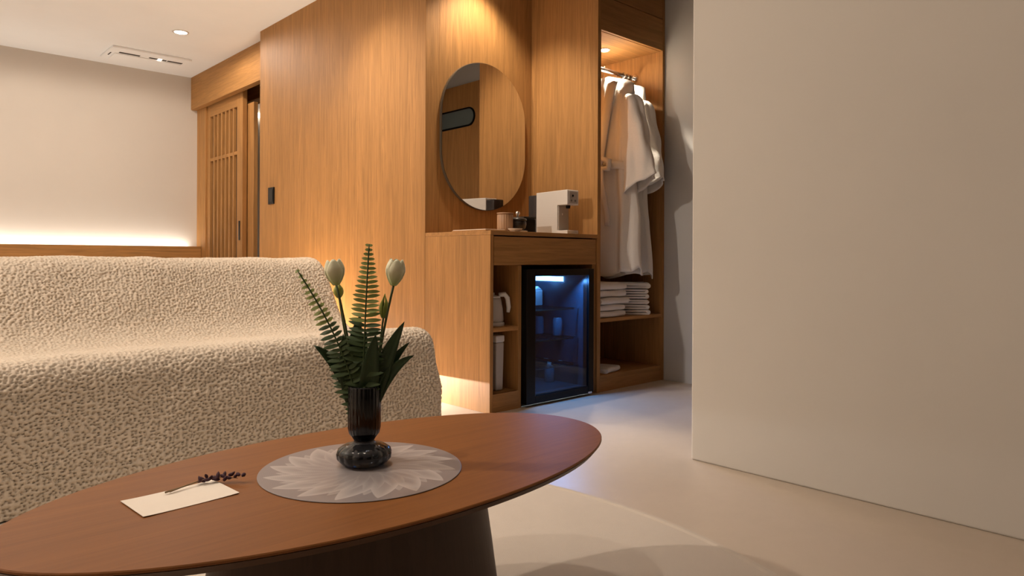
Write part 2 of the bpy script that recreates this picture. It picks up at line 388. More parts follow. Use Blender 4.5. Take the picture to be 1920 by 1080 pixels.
bul = .018*np.exp(-((Z-.19)/.06)**2)*sa           # drape bulge of the cover at the right-hand end
bul[:, -1] = 0
XX = np.broadcast_to(xs, S.shape)
PX = XX+sa*D+bul-.065*(Y-2.365)/.9*np.clip((XX-1.0)/.7, 0, 1)
PY = Y+nor[:, 0][:, None]*(-Nin+ca*D); PZ = Z+nor[:, 1][:, None]*(-Nin+ca*D)
PZ = np.maximum(PZ, .0135)
ns, ncol = S.shape
V0 = np.stack([PX, PY, PZ], -1); V = V0.reshape(-1, 3)
idx = np.arange(ns*ncol).reshape(ns, ncol)
Fq = np.stack([idx[:-1, :-1], idx[:-1, 1:], idx[1:, 1:], idx[1:, :-1]], -1).reshape(-1, 4)
faces = Fq.tolist()
for c_, flip in ((-1, False), (0, True)):
    base = len(V); low_ = V0[:, c_, :].copy(); low_[:, 2] = .0135
    V = np.vstack([V, low_])
    ring = idx[:, c_]
    for i in range(ns-1):
        q = [int(ring[i]), int(ring[i+1]), base+i+1, base+i]
        faces.append(q[::-1] if not flip else q)
SB = (.6, 2.9, 0)
me = bpy.data.meshes.new('sofa'); me.from_pydata((V-np.array(SB)).tolist(), [], faces); me.materials.append(M['knit'])
me.polygons.foreach_set('use_smooth', [True]*len(Fq)+[False]*(len(faces)-len(Fq))); me.update()
so = bpy.data.objects.new('sofa', me); C.objects.link(so); so.location = SB
so['label'] = 'long cream sofa covered in chunky nubbly knit fabric'; so['category'] = 'sofa'

# ------------------------------------------------------------------ rug
RC = (.168, 1.262); RR = 1.45
rm = MB(); prof = [(RR, .0005), (RR+.002, .007), (RR-.004, .0125), (RR-.014, .0125), (RR-.022, .0095), (.01, .0095)]
rm.lathe(prof, (RC[0], RC[1], 0), 160)
single('round_rug', rm, 'rug', 'round pale beige rug under the coffee table', 'rug', (RC[0], RC[1], 0), smooth=False)

# ------------------------------------------------------------------ coffee table
TC = (.661, 1.095, .0095); TZ = .35
ct = thing('coffee_table', 'low oval walnut coffee table on a flared pedestal darkened for shade', 'table', TC)
def ell(a, b, z, n=128, p=1.92):
    v = []
    for i in range(n):
        t = 2*PI*i/n; c, s = math.cos(t), math.sin(t); p = 2.12 if c > 0 else 1.92
        v.append((TC[0]+a*math.copysign(abs(c)**(2/p), c), TC[1]+b*math.copysign(abs(s)**(2/p), s), z))
    return v
def loft(rings):
    m = MB(); n = len(rings[0]); v = sum(rings, []); f = []
    for k in range(len(rings)-1):
        for i in range(n): j = (i+1) % n; f.append((k*n+i, k*n+j, (k+1)*n+j, (k+1)*n+i))
    f.append(tuple(range(n))[::-1]); f.append(tuple((len(rings)-1)*n+i for i in range(n))); m.add(v, f); return m
A_, B_ = .556, .283
part('top', loft([ell(A_-.003, B_-.003, TZ-.006), ell(A_, B_, TZ-.004), ell(A_, B_, TZ-.0015), ell(A_-.0015, B_-.0015, TZ)]), 'walnut', ct)
part('edge', loft([ell(A_-.05, B_-.05, TZ-.026), ell(A_-.012, B_-.012, TZ-.018), ell(A_-.002, B_-.002, TZ-.0065)]), 'walnut_shaded_edge', ct, label='chamfered underside edge with shade in its colour')
part('pedestal', loft([ell(.305, .150, TC[2]), ell(.303, .149, .02), ell(.28, .135, .17), ell(.255, .118, TZ-.0262)]), 'walnut_shaded', ct, label='flared oval pedestal with shade in its colour')

# placemat with printed rosette
t = NT('placemat_rosette'); tc = t.n('ShaderNodeTexCoord'); sp = t.n('ShaderNodeSeparateXYZ'); t.l(tc.outputs['Object'], sp.inputs[0])
rr = t.math('DIVIDE', t.math('SQRT', t.math('ADD', t.math('MULTIPLY', sp.outputs[0], sp.outputs[0]), t.math('MULTIPLY', sp.outputs[1], sp.outputs[1]))), .175)
th = t.math('DIVIDE', t.math('ARCTAN2', sp.outputs[1], sp.outputs[0]), 2*PI)
acc = None
for N, off, R0, dep, amp in ((16, .0, .95, .26, .95), (16, .5, .84, .30, .60), (16, .25, .66, .34, .45)):
    ph = t.math('FRACT', t.math('ADD', t.math('MULTIPLY_ADD', th, N, off), t.math('MULTIPLY', rr, 1.6)))
    pp = t.math('ABSOLUTE', t.math('MULTIPLY_ADD', ph, 2, -1))
    rb = t.math('MULTIPLY_ADD', t.math('POWER', pp, 1.15), -dep, R0)
    dlt = t.math('SUBTRACT', rb, rr)
    ins = t.math('MULTIPLY', dlt, 90, clamp=True)
    grad = t.math('POWER', t.math('SUBTRACT', 1, t.math('MULTIPLY', dlt, 2.6, clamp=True)), 2.2)
    val = t.math('MULTIPLY', t.math('MULTIPLY', ins, t.math('MULTIPLY_ADD', grad, .8, .2)), amp)
    acc = val if acc is None else t.math('MAXIMUM', acc, val)
hat = t.math('MULTIPLY_ADD', t.math('SINE', t.math('MULTIPLY', rr, 330)), .035, 0)
acc = t.math('ADD', acc, hat, clamp=True)
t.col(t.mix(acc, (.235, .205, .205), (.47, .43, .415))); t.set(Roughness=.42); M['mat'] = t.m
MC = (.652, 1.083, TZ+.0002)
single('placemat', MB().lathe([(.174, 0), (.175, .0006), (.175, .0012), (.1742, .0016)], MC, 96), 'mat', 'round grey placemat printed with a petal rosette', 'placemat', MC)

# card and dried sprig
KA = math.radians(4.0); KC = (.3665, 1.1405)
def kp(a, b, z): return (KC[0]+a*math.cos(KA)-b*math.sin(KA), KC[1]+a*math.sin(KA)+b*math.cos(KA), z)
km = MB(); km.grid(lambda u, v: kp((u-.5)*.142, (v-.5)*.094, TZ+.0007+.0012*(abs(u-.5)*2)**3), 13, 5)
single('card', km, 'card', 'blank cream paper card lying on the coffee table', 'card', (KC[0], KC[1], TZ), solid=.0006)
sg = thing('dried_sprig', 'dried purple flower sprig lying across the cream card', 'flower', (*kp(.02, .035, 0)[:2], TZ+.003))
SPZ = TZ+.0045
def sp_(a, b, dz=0): return kp(a, b, SPZ+dz)
part('stem', MB().tube([sp_(-.012, .030), sp_(.02, .036, .001), sp_(.05, .040, .003), sp_(.072, .030, .005), sp_(.095, .008, .003)], [.0016, .0012, .0009, .0008, .0005], 6), 'straw', sg, smooth=True)
part('stem', MB().tube([sp_(-.006, .028), sp_(.03, .038, .002), sp_(.062, .038, .005)], [.0012, .0009, .0005], 6), 'straw', sg, smooth=True)
budm = mesh('blossom', MB().lathe([(.0006, -.005), (.0026, -.003), (.0032, 0), (.0024, .003), (.0005, .0055)], (0, 0, 0), 7), 'bud', smooth=True)
for k in range(20):
    q = k/19; a = .046+.054*q; b = .040-.034*q**1.4
    p = sp_(a+random.uniform(-.004, .004), b+random.uniform(-.005, .006), .003+random.uniform(-.001, .006))
    o = bpy.data.objects.new('blossom', budm); C.objects.link(o); o.parent = sg; o.location = Vector(p)-sg.location
    o.rotation_euler = (random.uniform(.6, 1.8), 0, random.uniform(0, 6.3)); s = random.uniform(.75, 1.15); o.scale = (s, s, s*1.15)

# ------------------------------------------------------------------ vase and flowers
VC = Vector((.668, 1.103, TZ+.0020))
vs_ = thing('vase', 'smoky ribbed glass vase with a bulbous foot', 'vase', VC)
def rib(a, z): return .045*abs(math.cos(a*8)) if z < .034 else .030*abs(math.cos(a*12))
outer = [(.001, .0), (.030, .0), (.040, .004), (.0465, .012), (.0475, .020), (.0452, .027), (.0375, .0328), (.027, .0362), (.0185, .0390), (.0175, .043), (.021, .049), (.0265, .056), (.0285, .066), (.0287, .10), (.0287, .138), (.0282, .1415)]
inner = [(.0262, .1405), (.0262, .10), (.0260, .068), (.023, .059), (.0145, .049), (.012, .044), (.001, .043)]
part('body', MB().lathe(outer+inner, VC, 192, rib), 'vase', vs_, smooth=True)
def fl(a, z, b=0.0): return VC+RT*a+FW*b+Vector((0, 0, z))
def bez(p0, p1, p2, n=12): return [p0*(1-t)**2+p1*2*t*(1-t)+p2*t*t for t in (k/(n-1) for k in range(n))]
leafmesh = {}
def leaflet_mesh(mat):
    if mat in leafmesh: return leafmesh[mat]
    m = MB(); n = 6
    for j in range(n+1):
        t = j/n; wd = .5*(math.sin(PI*min(1, t*.86+.14))**.7)*(1 if j < n else 0)
        z = -.12*t*t
        m.v += [(t, -wd, z-.02), (t, 0, z), (t, wd, z-.02)]
    for j in range(n):
        for i in range(2): a = j*3+i; m.f.append((a, a+3, a+4, a+1))
    leafmesh[mat] = mesh('leaflet', m, mat, smooth=True); return leafmesh[mat]
def fern(name, label, pts, n, L, side_bias, split):
    rt = thing(name, label, 'fern', pts[0], 'fern fronds in the vase')
    part('rachis', MB().tube(pts, [.0014]*(len(pts)-1)+[.0005], 6), 'fern_dark', rt, smooth=True)
    m = len(pts)-1
    for k in range(n):
        t = .13+.86*k/(n-1); q = t*m; i = min(int(q), m-1); p = pts[i].lerp(pts[i+1], q-i)
        d = (pts[i+1]-pts[i]).normalized()
        env = min(1, (t+.10)/.42)*(1-t)**.62*1.18
        for s in (-1, 1):
            side = d.cross(FW)*s; side.normalize()
            ln = L*max(.16, env)*random.uniform(.93, 1.05)*(side_bias if s < 0 else 1)
            dirv = (side+d*random.uniform(.10, .26)+FW*random.uniform(-.25, .25)).normalized()
            nrm = (FW*-1+Vector((0, 0, .5))); nrm = (nrm-dirv*nrm.dot(dirv)).normalized()
            bin_ = nrm.cross(dirv)
            o = bpy.data.objects.new('leaflet', leaflet_mesh('fern_pale' if t > split else 'fern_dark')); C.objects.link(o); o.parent = rt  # paler leaflets towards the tip, darker ones below
            wdt = .0098*(.55+.45*min(1, env))
            mt = Matrix((dirv*ln, bin_*wdt, nrm*ln*.6)).transposed().to_4x4(); mt.translation = p-rt.location
            o.matrix_local = mt
    return rt
f1p = bez(fl(-.004, .06, -.006), fl(-.012, .19, -.012), fl(-.117, .350, -.02), 30)
fern('fern_frond', 'fern frond leaning left out of the smoky vase', f1p, 31, .040, .62, .70)
f2p = bez(fl(-.004, .06, -.004), fl(.002, .24, -.016), fl(.010, .396, -.012), 30)
fern('fern_frond', 'tall upright fern frond in the middle of the vase', f2p, 34, .044, 1, .56)

def tulip_head(root, c, r, hgt, axis, mat, n=6, open_=1.0, point=0):
    ax = Vector(axis).normalized(); e1 = ax.cross(Vector((0, 1, 0))).normalized(); e2 = ax.cross(e1)
    for k in range(n):
        a0 = 2*PI*k/n; rs = 1 if k % 2 else .93
        m = MB()
        def fn(u, v):
            wdt = (.80*math.sin(PI*(.12+.62*v))**.45)*(1-(v**8)*.30)*(1-point*v**1.6)
            a = a0+(u-.5)*2*wdt*1.18
            prof = math.sin(PI*min(.999, .06+v*(.66+.16*point)))**.75
            if v > .6: prof *= 1-(v-.6)*.42
            if point: prof *= (1-v**2.2*.95)
            rr = r*rs*prof*open_*(1-.06*(abs(u-.5)*2)**2)
            z = hgt*(v*(1-.13*(abs(u-.5)*2)**2.2*v))
            return c+e1*rr*math.cos(a)+e2*rr*math.sin(a)+ax*z
        m.grid(fn, 9, 14); part('petal', m, mat, root, smooth=True, solid=.0006)
def blade(root, p0, p1, p2, wd, mat='leaf', n=16, twist=0.2):
    pts = bez(p0, p1, p2, n); m = MB(); v = []
    for j, p in enumerate(pts):
        t = j/(n-1); d = (pts[min(j+1, n-1)]-pts[max(j-1, 0)]).normalized()
        side = d.cross(FW*-1+Vector((0, 0, .25))).normalized()
        side = (side+FW*twist*math.sin(2*t)).normalized(); w2 = wd*(math.sin(PI*(.18+.82*t)**1.1)**.8 if j < n-1 else .01)
        nn = side.cross(d)
        for q in (-1, -.5, 0, .5, 1): v.append(p+side*w2*q*.5-nn*(.18*w2*(1-abs(q))))
    f = [(j*5+i, j*5+i+1, (j+1)*5+i+1, (j+1)*5+i) for j in range(n-1) for i in range(4)]
    m.add(v, f); return part('leaf', m, mat, root, smooth=True, solid=.0005)
def flower(label, base, ctrl, top, r, hgt, mat, n=6, point=0, group='tulips in the vase'):
    pts = bez(base, ctrl, top, 14); rt = thing('tulip', label, 'tulip', base, group)
    part('stem', MB().tube(pts, .0022 if not point else .0018, 8), 'stem', rt, smooth=True)
    ax = (pts[-1]-pts[-3]).normalized(); tulip_head(rt, pts[-1]-ax*.001, r, hgt, (ax+Vector((0, 0, .8))).normalized(), mat, n, point=point); return rt
ta = flower('pale tulip in full head at left in the vase', fl(-.006, .05, .004), fl(-.022, .20, .004), fl(-.052, .322, .002), .0185, .047, 'petal')
tb = flower('pale tulip in full head at right in the vase', fl(.008, .05, .006), fl(.022, .20, .004), fl(.052, .322, .0), .0180, .048, 'petal')
td = flower('small green tulip bud just below the left tulip', fl(-.008, .05, .012), fl(-.03, .17, .02), fl(-.052, .298, .022), .0125, .030, 'budgreen', 4, .35)
te = flower('pointed green tulip bud beside the upright fern', fl(.006, .05, .012), fl(.02, .17, .016), fl(.031, .262, .014), .0118, .045, 'budgreen', 4, .8)
blade(ta, fl(-.008, .08, .0), fl(-.026, .175, -.004), fl(-.090, .214, -.008), .026)
blade(ta, fl(-.006, .08, .006), fl(-.030, .20, .008), fl(-.010, .268, .012), .030)
blade(ta, fl(-.01, .08, -.004), fl(-.030, .15, -.010), fl(-.036, .235, -.012), .030)
blade(tb, fl(.010, .08, -.002), fl(.026, .175, -.006), fl(.073, .257, -.008), .030)
blade(tb, fl(.010, .08, .004), fl(.030, .175, .01), fl(.080, .218, .014), .018)
blade(tb, fl(.012, .08, .0), fl(.030, .17, -.004), fl(.090, .196, -.004), .022)
blade(tb, fl(.004, .07, -.006), fl(.010, .16, -.016), fl(.024, .235, -.020), .034)
blade(td, fl(-.004, .08, .012), fl(-.02, .15, .020), fl(-.002, .240, .024), .030)
blade(te, fl(.004, .08, .0), fl(.004, .15, -.004), fl(.012, .215, -.006), .034)

# ------------------------------------------------------------------ vanity cabinet in the niche
CZ = .85
ck = single('worktop', B(XP, XN-.022, YF-.002, YN-.002, .83, CZ), 'oak_h', 'oak worktop of the vanity holding the water dispenser', 'worktop', (2.5, 2.7, .83), bevel=.0015)
vc = thing('vanity_cabinet', 'oak vanity cabinet with drawer, two open cubbies and fridge bay', 'cabinet', (2.5, 2.68, 0))
part('side_panel', B(XP, XP+.020, YF, YN-.002, 0, .8295), 'oak', vc, .001)
part('side_panel', B(XN-.050, XN-.023, YF+.012, YN-.002, 0, .8295), 'oak', vc, .001)
part('divider', B(2.322, 2.342, YF+.008, YN-.002, 0, .688), 'oak', vc, .001)
part('drawer', B(XP+.026, XN-.028, YF+.004, YF+.024, .690, .824), 'oak_h', vc, .0015, label='handleless oak drawer front')
part('shelf', B(XP+.020, 2.322, YF+.010, YN-.03, .376, .396), 'oak_h', vc, .001)
part('shelf', B(XP+.020, 2.322, YF+.010, YN-.03, .066, .086), 'oak_h', vc, .001)
part('plinth', B(XP+.020, 2.322, YF+.006, YF+.024, 0, .086), 'oak_h', vc)
part('back_panel', B(XP+.020, XN-.05, YN-.012, YN-.003, 0, .82), 'oak', vc)
part('top_rail', B(XP+.020, XN-.05, YF+.03, YN-.02, .688, .70), 'oak_h', vc)

# fridge
fr = thing('mini_fridge', 'black glass-door mini fridge glowing blue in the vanity', 'fridge', (2.6, 2.66, 0))
fx0, fx1, fy, fz0, fz1 = 2.352, 2.848, 2.41, .015, .668
bd = MB(); by0, by1 = fy+.045, 2.90
bd.box(fx0, fx0+.03, by0, by1, fz0, fz1).box(fx1-.03, fx1, by0, by1, fz0, fz1).box(fx0+.03, fx1-.03, by0, by1, fz1-.03, fz1).box(fx0+.03, fx1-.03, by0, by1, fz0, fz0+.03).box(fx0+.03, fx1-.03, by1-.02, by1, fz0+.03, fz1-.03)
part('body', bd, 'black_matte', fr)
ln = MB(); e = .002
ln.box(fx0+.03, fx0+.03+e, by0, by1-.02, fz0+.03, fz1-.03).box(fx1-.03-e, fx1-.03, by0, by1-.02, fz0+.03, fz1-.03).box(fx0+.03, fx1-.03, by0, by1-.02, fz1-.03-e, fz1-.03).box(fx0+.03, fx1-.03, by0, by1-.02, fz0+.03, fz0+.03+e).box(fx0+.03, fx1-.03, by1-.022, by1-.02, fz0+.03, fz1-.03)
part('liner', ln, 'fridge_in', fr)
dr = MB(); g0, g1, h0, h1 = 2.412, 2.808, .050, .634
dr.box(fx0, g0, fy, by0-.004, fz0, fz1).box(g1, fx1, fy, by0-.004, fz0, fz1).box(g0, g1, fy, by0-.004, fz0, h0).box(g0, g1, fy, by0-.004, h1, fz1)
dd = part('door', dr, 'black', fr, .0015, label='black door frame')
part('pane', B(g0, g1, fy+.008, fy+.014, h0, h1), 'fridge_glass', dd, label='dark blue tinted glass pane')
part('hinge_foot', B(2.80, 2.83, fy-.004, fy, .012, .022), 'chrome', fr)
part('lamp', B(2.806, 2.8155, 2.60, 2.85, .596, .622), 'fridge_reflection', fr, label='blue-white glowing strip for the lamp reflection on the fridge wall')  # glow added where the fridge lamp reflects in the side wall
for z in (.455, .300, .16):
    sh = MB(); 
    for k in range(12): xx = 2.39+k*.0385; sh.box(xx, xx+.003, 2.49, 2.87, z, z+.003)
    sh.box(2.385, 2.815, 2.49, 2.495, z-.003, z+.003).box(2.385, 2.815, 2.865, 2.87, z-.003, z+.003)
    part('wire_shelf', sh, 'chrome', fr)
M['carton'] = plain('white_carton', (.80, .82, .84), .4, .02)
M['can'] = plain('drink_can', (.06, .10, .15), .25, .1); M['bottle'] = plain('pet_bottle', (.08, .13, .18), .15, .1)
for k, (x, y, z, lab) in enumerate(((2.768, 2.785, .4585, 'white drink carton on the top fridge shelf'),)):
    single('drink_carton', MB().box(x-.035, x+.035, y-.04, y+.04, z, z+.085).prism([(x-.035, z+.085), (x+.035, z+.085), (x, z+.108)], 'y', y-.04, y+.04), 'carton', lab, 'carton', (x, y, z), bevel=.004)
for k, (x, y, lab) in enumerate(((2.76, 2.73, 'small drink can at the back of the middle fridge shelf'), (2.77, 2.60, 'small drink can nearer the glass on the middle fridge shelf'))):
    cn = thing('drink_can', lab, 'can', (x, y, .3035), 'drinks in the fridge')
    part('body', MB().lathe([(.022, 0), (.026, .006), (.026, .085), (.021, .095), (.021, .098)], (x, y, .3035), 20), 'can', cn, smooth=True)
    part('lid', MB().lathe([(.0205, .0981), (.0205, .0995)], (x, y, .3035), 20), 'chrome', cn)
for k, (x, y, lab) in enumerate(((2.75, 2.79, 'clear water bottle at the back of the lowest fridge shelf'), (2.77, 2.66, 'clear water bottle nearer the glass on the lowest fridge shelf'))):
    cn = thing('water_bottle', lab, 'bottle', (x, y, .046), 'bottles in the fridge')
    part('body', MB().lathe([(.025, 0), (.028, .005), (.028, .07), (.018, .088), (.011, .094)], (x, y, .046), 20), 'bottle', cn, smooth=True)
    part('cap', MB().lathe([(.0115, .0945), (.0115, .107)], (x, y, .046), 16), 'carton', cn)

# kettle and bin in the cubbies
kx, ky = 2.235, 2.53
kt = thing('kettle', 'small white electric kettle in the upper cubby', 'kettle', (kx, ky, .3965))
part('base', MB().lathe([(.058, 0), (.060, .004), (.060, .014), (.056, .018)], (kx, ky, .3965), 32), 'white', kt, smooth=False)
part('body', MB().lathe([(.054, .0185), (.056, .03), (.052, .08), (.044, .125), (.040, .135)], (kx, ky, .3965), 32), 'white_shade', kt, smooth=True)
part('lid', MB().lathe([(.040, .1355), (.038, .142), (.012, .148), (.012, .158), (.001, .160)], (kx, ky, .3965), 32), 'white', kt, smooth=True)
part('handle', MB().tube([(kx+.025, ky-.02, .395+.150), (kx+.050, ky-.035, .395+.152), (kx+.062, ky-.042, .395+.135), (kx+.068, ky-.044, .395+.09), (kx+.066, ky-.042, .395+.065)], [.011, .012, .012, .011, .008], 10), 'white', kt, smooth=True)
part('spout', MB().prism([(kx-.075, .52), (kx-.043, .535), (kx-.046, .495)], 'y', ky-.012, ky+.012), 'white', kt, .003)
bn = thing('slim_bin', 'tall slim white bin standing in the lower cubby', 'bin', (2.25, 2.58, .0865))
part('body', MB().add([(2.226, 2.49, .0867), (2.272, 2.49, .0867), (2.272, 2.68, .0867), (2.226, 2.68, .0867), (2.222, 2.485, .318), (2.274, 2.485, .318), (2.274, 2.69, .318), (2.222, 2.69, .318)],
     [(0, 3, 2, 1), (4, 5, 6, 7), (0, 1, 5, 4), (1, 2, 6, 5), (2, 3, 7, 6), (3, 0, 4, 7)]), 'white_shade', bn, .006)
part('lid', B(2.220, 2.276, 2.483, 2.692, .3185, .352), 'white', bn, .006)

# water dispenser
wd = thing('water_dispenser', 'white countertop water dispenser with overhanging spout head', 'dispenser', (2.76, 2.62, CZ))
X0, X1 = 2.712, 2.800; YA = 2.478
part('body', MB().prism([(YA, CZ+.0005), (2.708, CZ+.0005), (2.708, 1.078), (YA+.004, 1.083), (YA, 1.079), (YA, 1.0035), (YA+.072, 1.0035), (YA+.072, CZ+.020), (YA, CZ+.020)], 'x', X0, X1), 'white', wd, .0025)
part('spout_panel', B(X0+.006, X1-.006, YA+.066, YA+.0715, CZ+.022, 1.000), 'white_shade', wd, label='shaded recess panel')  # shade of the recess is put into the panel colour
part('nozzle', MB().lathe([(.010, 0), (.012, .010), (.012, .016)], (2.756, YA+.035, .987), 16), 'black', wd)
part('control_panel', B(X0+.012, X1-.010, YA-.0025, YA-.0005, 1.012, 1.072), 'white_shade', wd, .001)
bt = part('button', MB().lathe([(.006, 0), (.006, .002)], (0, 0, 0), 14), 'black', wd)
bt.rotation_euler = (PI/2, 0, 0); bt.data.transform(Matrix.Translation(Vector(wd.location))); bt.location = Vector((2.75, YA-.0035, 1.052))-wd.location
for xx in (2.738, 2.768):
    b2 = bt.copy(); b2.data = bt.data.copy(); b2.data.materials[0] = M['button']; C.objects.link(b2); b2.parent = wd; b2.location = Vector((xx, YA-.0035, 1.026))-wd.location
part('indicator', B(2.742, 2.745, YA+.063, YA+.0658, .952, .962), 'white', wd)
part('tank', B(X0+.004, X1-.004, 2.7085, 2.775, CZ+.0005, 1.068), 'tank', wd, .006, label='dark translucent water tank')

# small things on the worktop
cx, cy = 2.345, 2.56
def ribc(a, z): return .05*abs(math.cos(a*10)) if .004 < z < .085 else 0
cu = thing('fluted_cup', 'ribbed tan tumbler on the worktop below the mirror', 'cup', (cx, cy, CZ))
part('body', MB().lathe([(.036, 0.0005), (.038, .006), (.0385, .084), (.036, .09), (.034, .09), (.033, .01), (.001, .009)], (cx, cy, CZ), 160, ribc), 'copper', cu, smooth=True)
part('rim', MB().lathe([(.0365, .0905), (.0415, .091), (.0415, .096), (.0365, .0965)], (cx, cy, CZ), 48), 'copper', cu, smooth=True)
jx, jy = 2.44, 2.57
jr = thing('lidded_jar', 'dark round jar with a bright metal knob on its lid', 'jar', (jx, jy, CZ+.012))
M['jar'] = plain('dark_stoneware', (.05, .042, .036), .28, .2, 40)
part('body', MB().lathe([(.026, .0125), (.040, .022), (.045, .042), (.044, .056), (.040, .060)], (jx, jy, CZ), 40), 'jar', jr, smooth=True)
part('lid', MB().lathe([(.046, .0605), (.047, .066), (.044, .072), (.020, .078), (.008, .080)], (jx, jy, CZ), 40), 'jar', jr, smooth=True)
part('knob', MB().lathe([(.006, .0805), (.0055, .086), (.010, .092), (.0115, .100), (.008, .108), (.001, .110)], (jx, jy, CZ), 20), 'chrome', jr, smooth=True)
single('coaster', MB().lathe([(.038, .0005), (.050, .003), (.051, .010), (.046, .012)], (jx, jy, CZ), 40), 'white', 'white dish under the dark lidded jar', 'dish', (jx, jy, CZ), smooth=False)
single('small_dish', MB().lathe([(.020, .0005), (.034, .012), (.036, .016), (.033, .016), (.02, .006)], (2.335, 2.476, CZ), 32), 'white', 'tiny white dish at the front edge beside the tumbler', 'dish', (2.335, 2.476, CZ), smooth=False)
bb = thing('tissue_box', 'black box between the jar and the dispenser', 'box', (2.56, 2.64, CZ))
part('body', B(2.515, 2.60, 2.60, 2.70, CZ+.0005, CZ+.078), 'black', bb, .004)
part('lid', B(2.513, 2.602, 2.598, 2.702, CZ+.0785, CZ+.088), 'black_matte', bb, .002)
tr_ = thing('tray', 'thin tan tray at the left end of the worktop', 'tray', (2.25, 2.62, CZ))
part('board', B(2.165, 2.300, 2.50, 2.76, CZ+.0005, CZ+.007), 'oak_h', tr_, .002)
part('mat', B(2.170, 2.294, 2.505, 2.755, CZ+.0072, CZ+.0105), 'card', tr_, .001)

# mirror
mr = thing('oval_mirror', 'frameless pill-shaped mirror on the oak niche wall', 'mirror', (2.524, YN-.02, .985))
def pill(xc, zc, hw, hh, n=40):
    p = []; s = hh-hw
    for k in range(n+1): a = PI*k/n; p.append((xc+hw*math.cos(a), zc+s+hw*math.sin(a)))
    for k in range(n+1): a = PI+PI*k/n; p.append((xc+hw*math.cos(a), zc-s+hw*math.sin(a)))
    return p
part('backing', MB().prism(pill(2.528, 1.389, .304, .406), 'y', YN-.016, YN-.001), 'mirror_edge', mr)
part('glass', MB().prism(pill(2.528, 1.389, .301, .403), 'y', YN-.020, YN-.0162), 'mirror', mr, label='mirror glass')

# ------------------------------------------------------------------ wardrobe
wr = thing('wardrobe', 'open oak wardrobe with robes, towel shelf and lit ceiling', 'wardrobe', (3.2, 2.68, 0))
part('side_panel', B(XN-.021, XN+.006, YF, YN-.002, 0, CEIL-.002), 'oak', wr, .001)
part('side_panel', B(XE-.022, XE-.001, YF, YN-.002, 0, CEIL-.002), 'oak', wr, .001)
WX0, WX1 = XN+.0065, XE-.0225
part('top_panel', B(WX0, WX1, YF+.02, YN-.002, 1.956, 1.976), 'oak_h', wr)
part('upper_door', B(WX0, WX1, YF+.001, YF+.019, 1.958, 2.142), 'oak_h', wr, .001)
part('upper_door', B(WX0, WX1, YF+.001, YF+.019, 2.147, CEIL-.004), 'oak_h', wr, .001)
part('shelf', B(WX0, WX1, YF+.004, YN-.002, .376, .396), 'oak_h', wr, .001)
part('bottom_shelf', B(WX0, WX1, YF+.004, YN-.002, .070, .088), 'oak_h', wr, .001)
part('plinth', B(WX0, WX1, YF+.006, YF+.024, 0, .070), 'oak_h', wr)
part('back_panel', B(WX0, WX1, YN-.012, YN-.0025, 0, 1.955), 'oak', wr)
RY, RZ = 2.63, 1.826
rl = part('rail', MB().tube([(WX0, RY, RZ), (WX1-.012, RY, RZ)], .0125, 16), 'chrome', wr, smooth=True, label='chrome hanging rail')
part('flange', MB().tube([(WX1-.012, RY, RZ), (WX1-.001, RY, RZ)], .026, 20), 'chrome', rl)
for k in range(3):
    part('rail_ring', MB().tube([(WX1-.05-.035*k, RY, RZ), (WX1-.042-.035*k, RY, RZ)], .018, 16), 'chrome', rl, smooth=True)
lp = part('lamp', MB().lathe([(.030, -.006), (.034, -.004), (.034, 0)], (3.214, 2.646, 1.9555), 28), 'white', wr)
part('bulb', MB().lathe([(.022, -.0095), (.024, -.0065)], (3.214, 2.646, 1.9555), 24), 'lamp_hot', lp, label='glowing bulb')

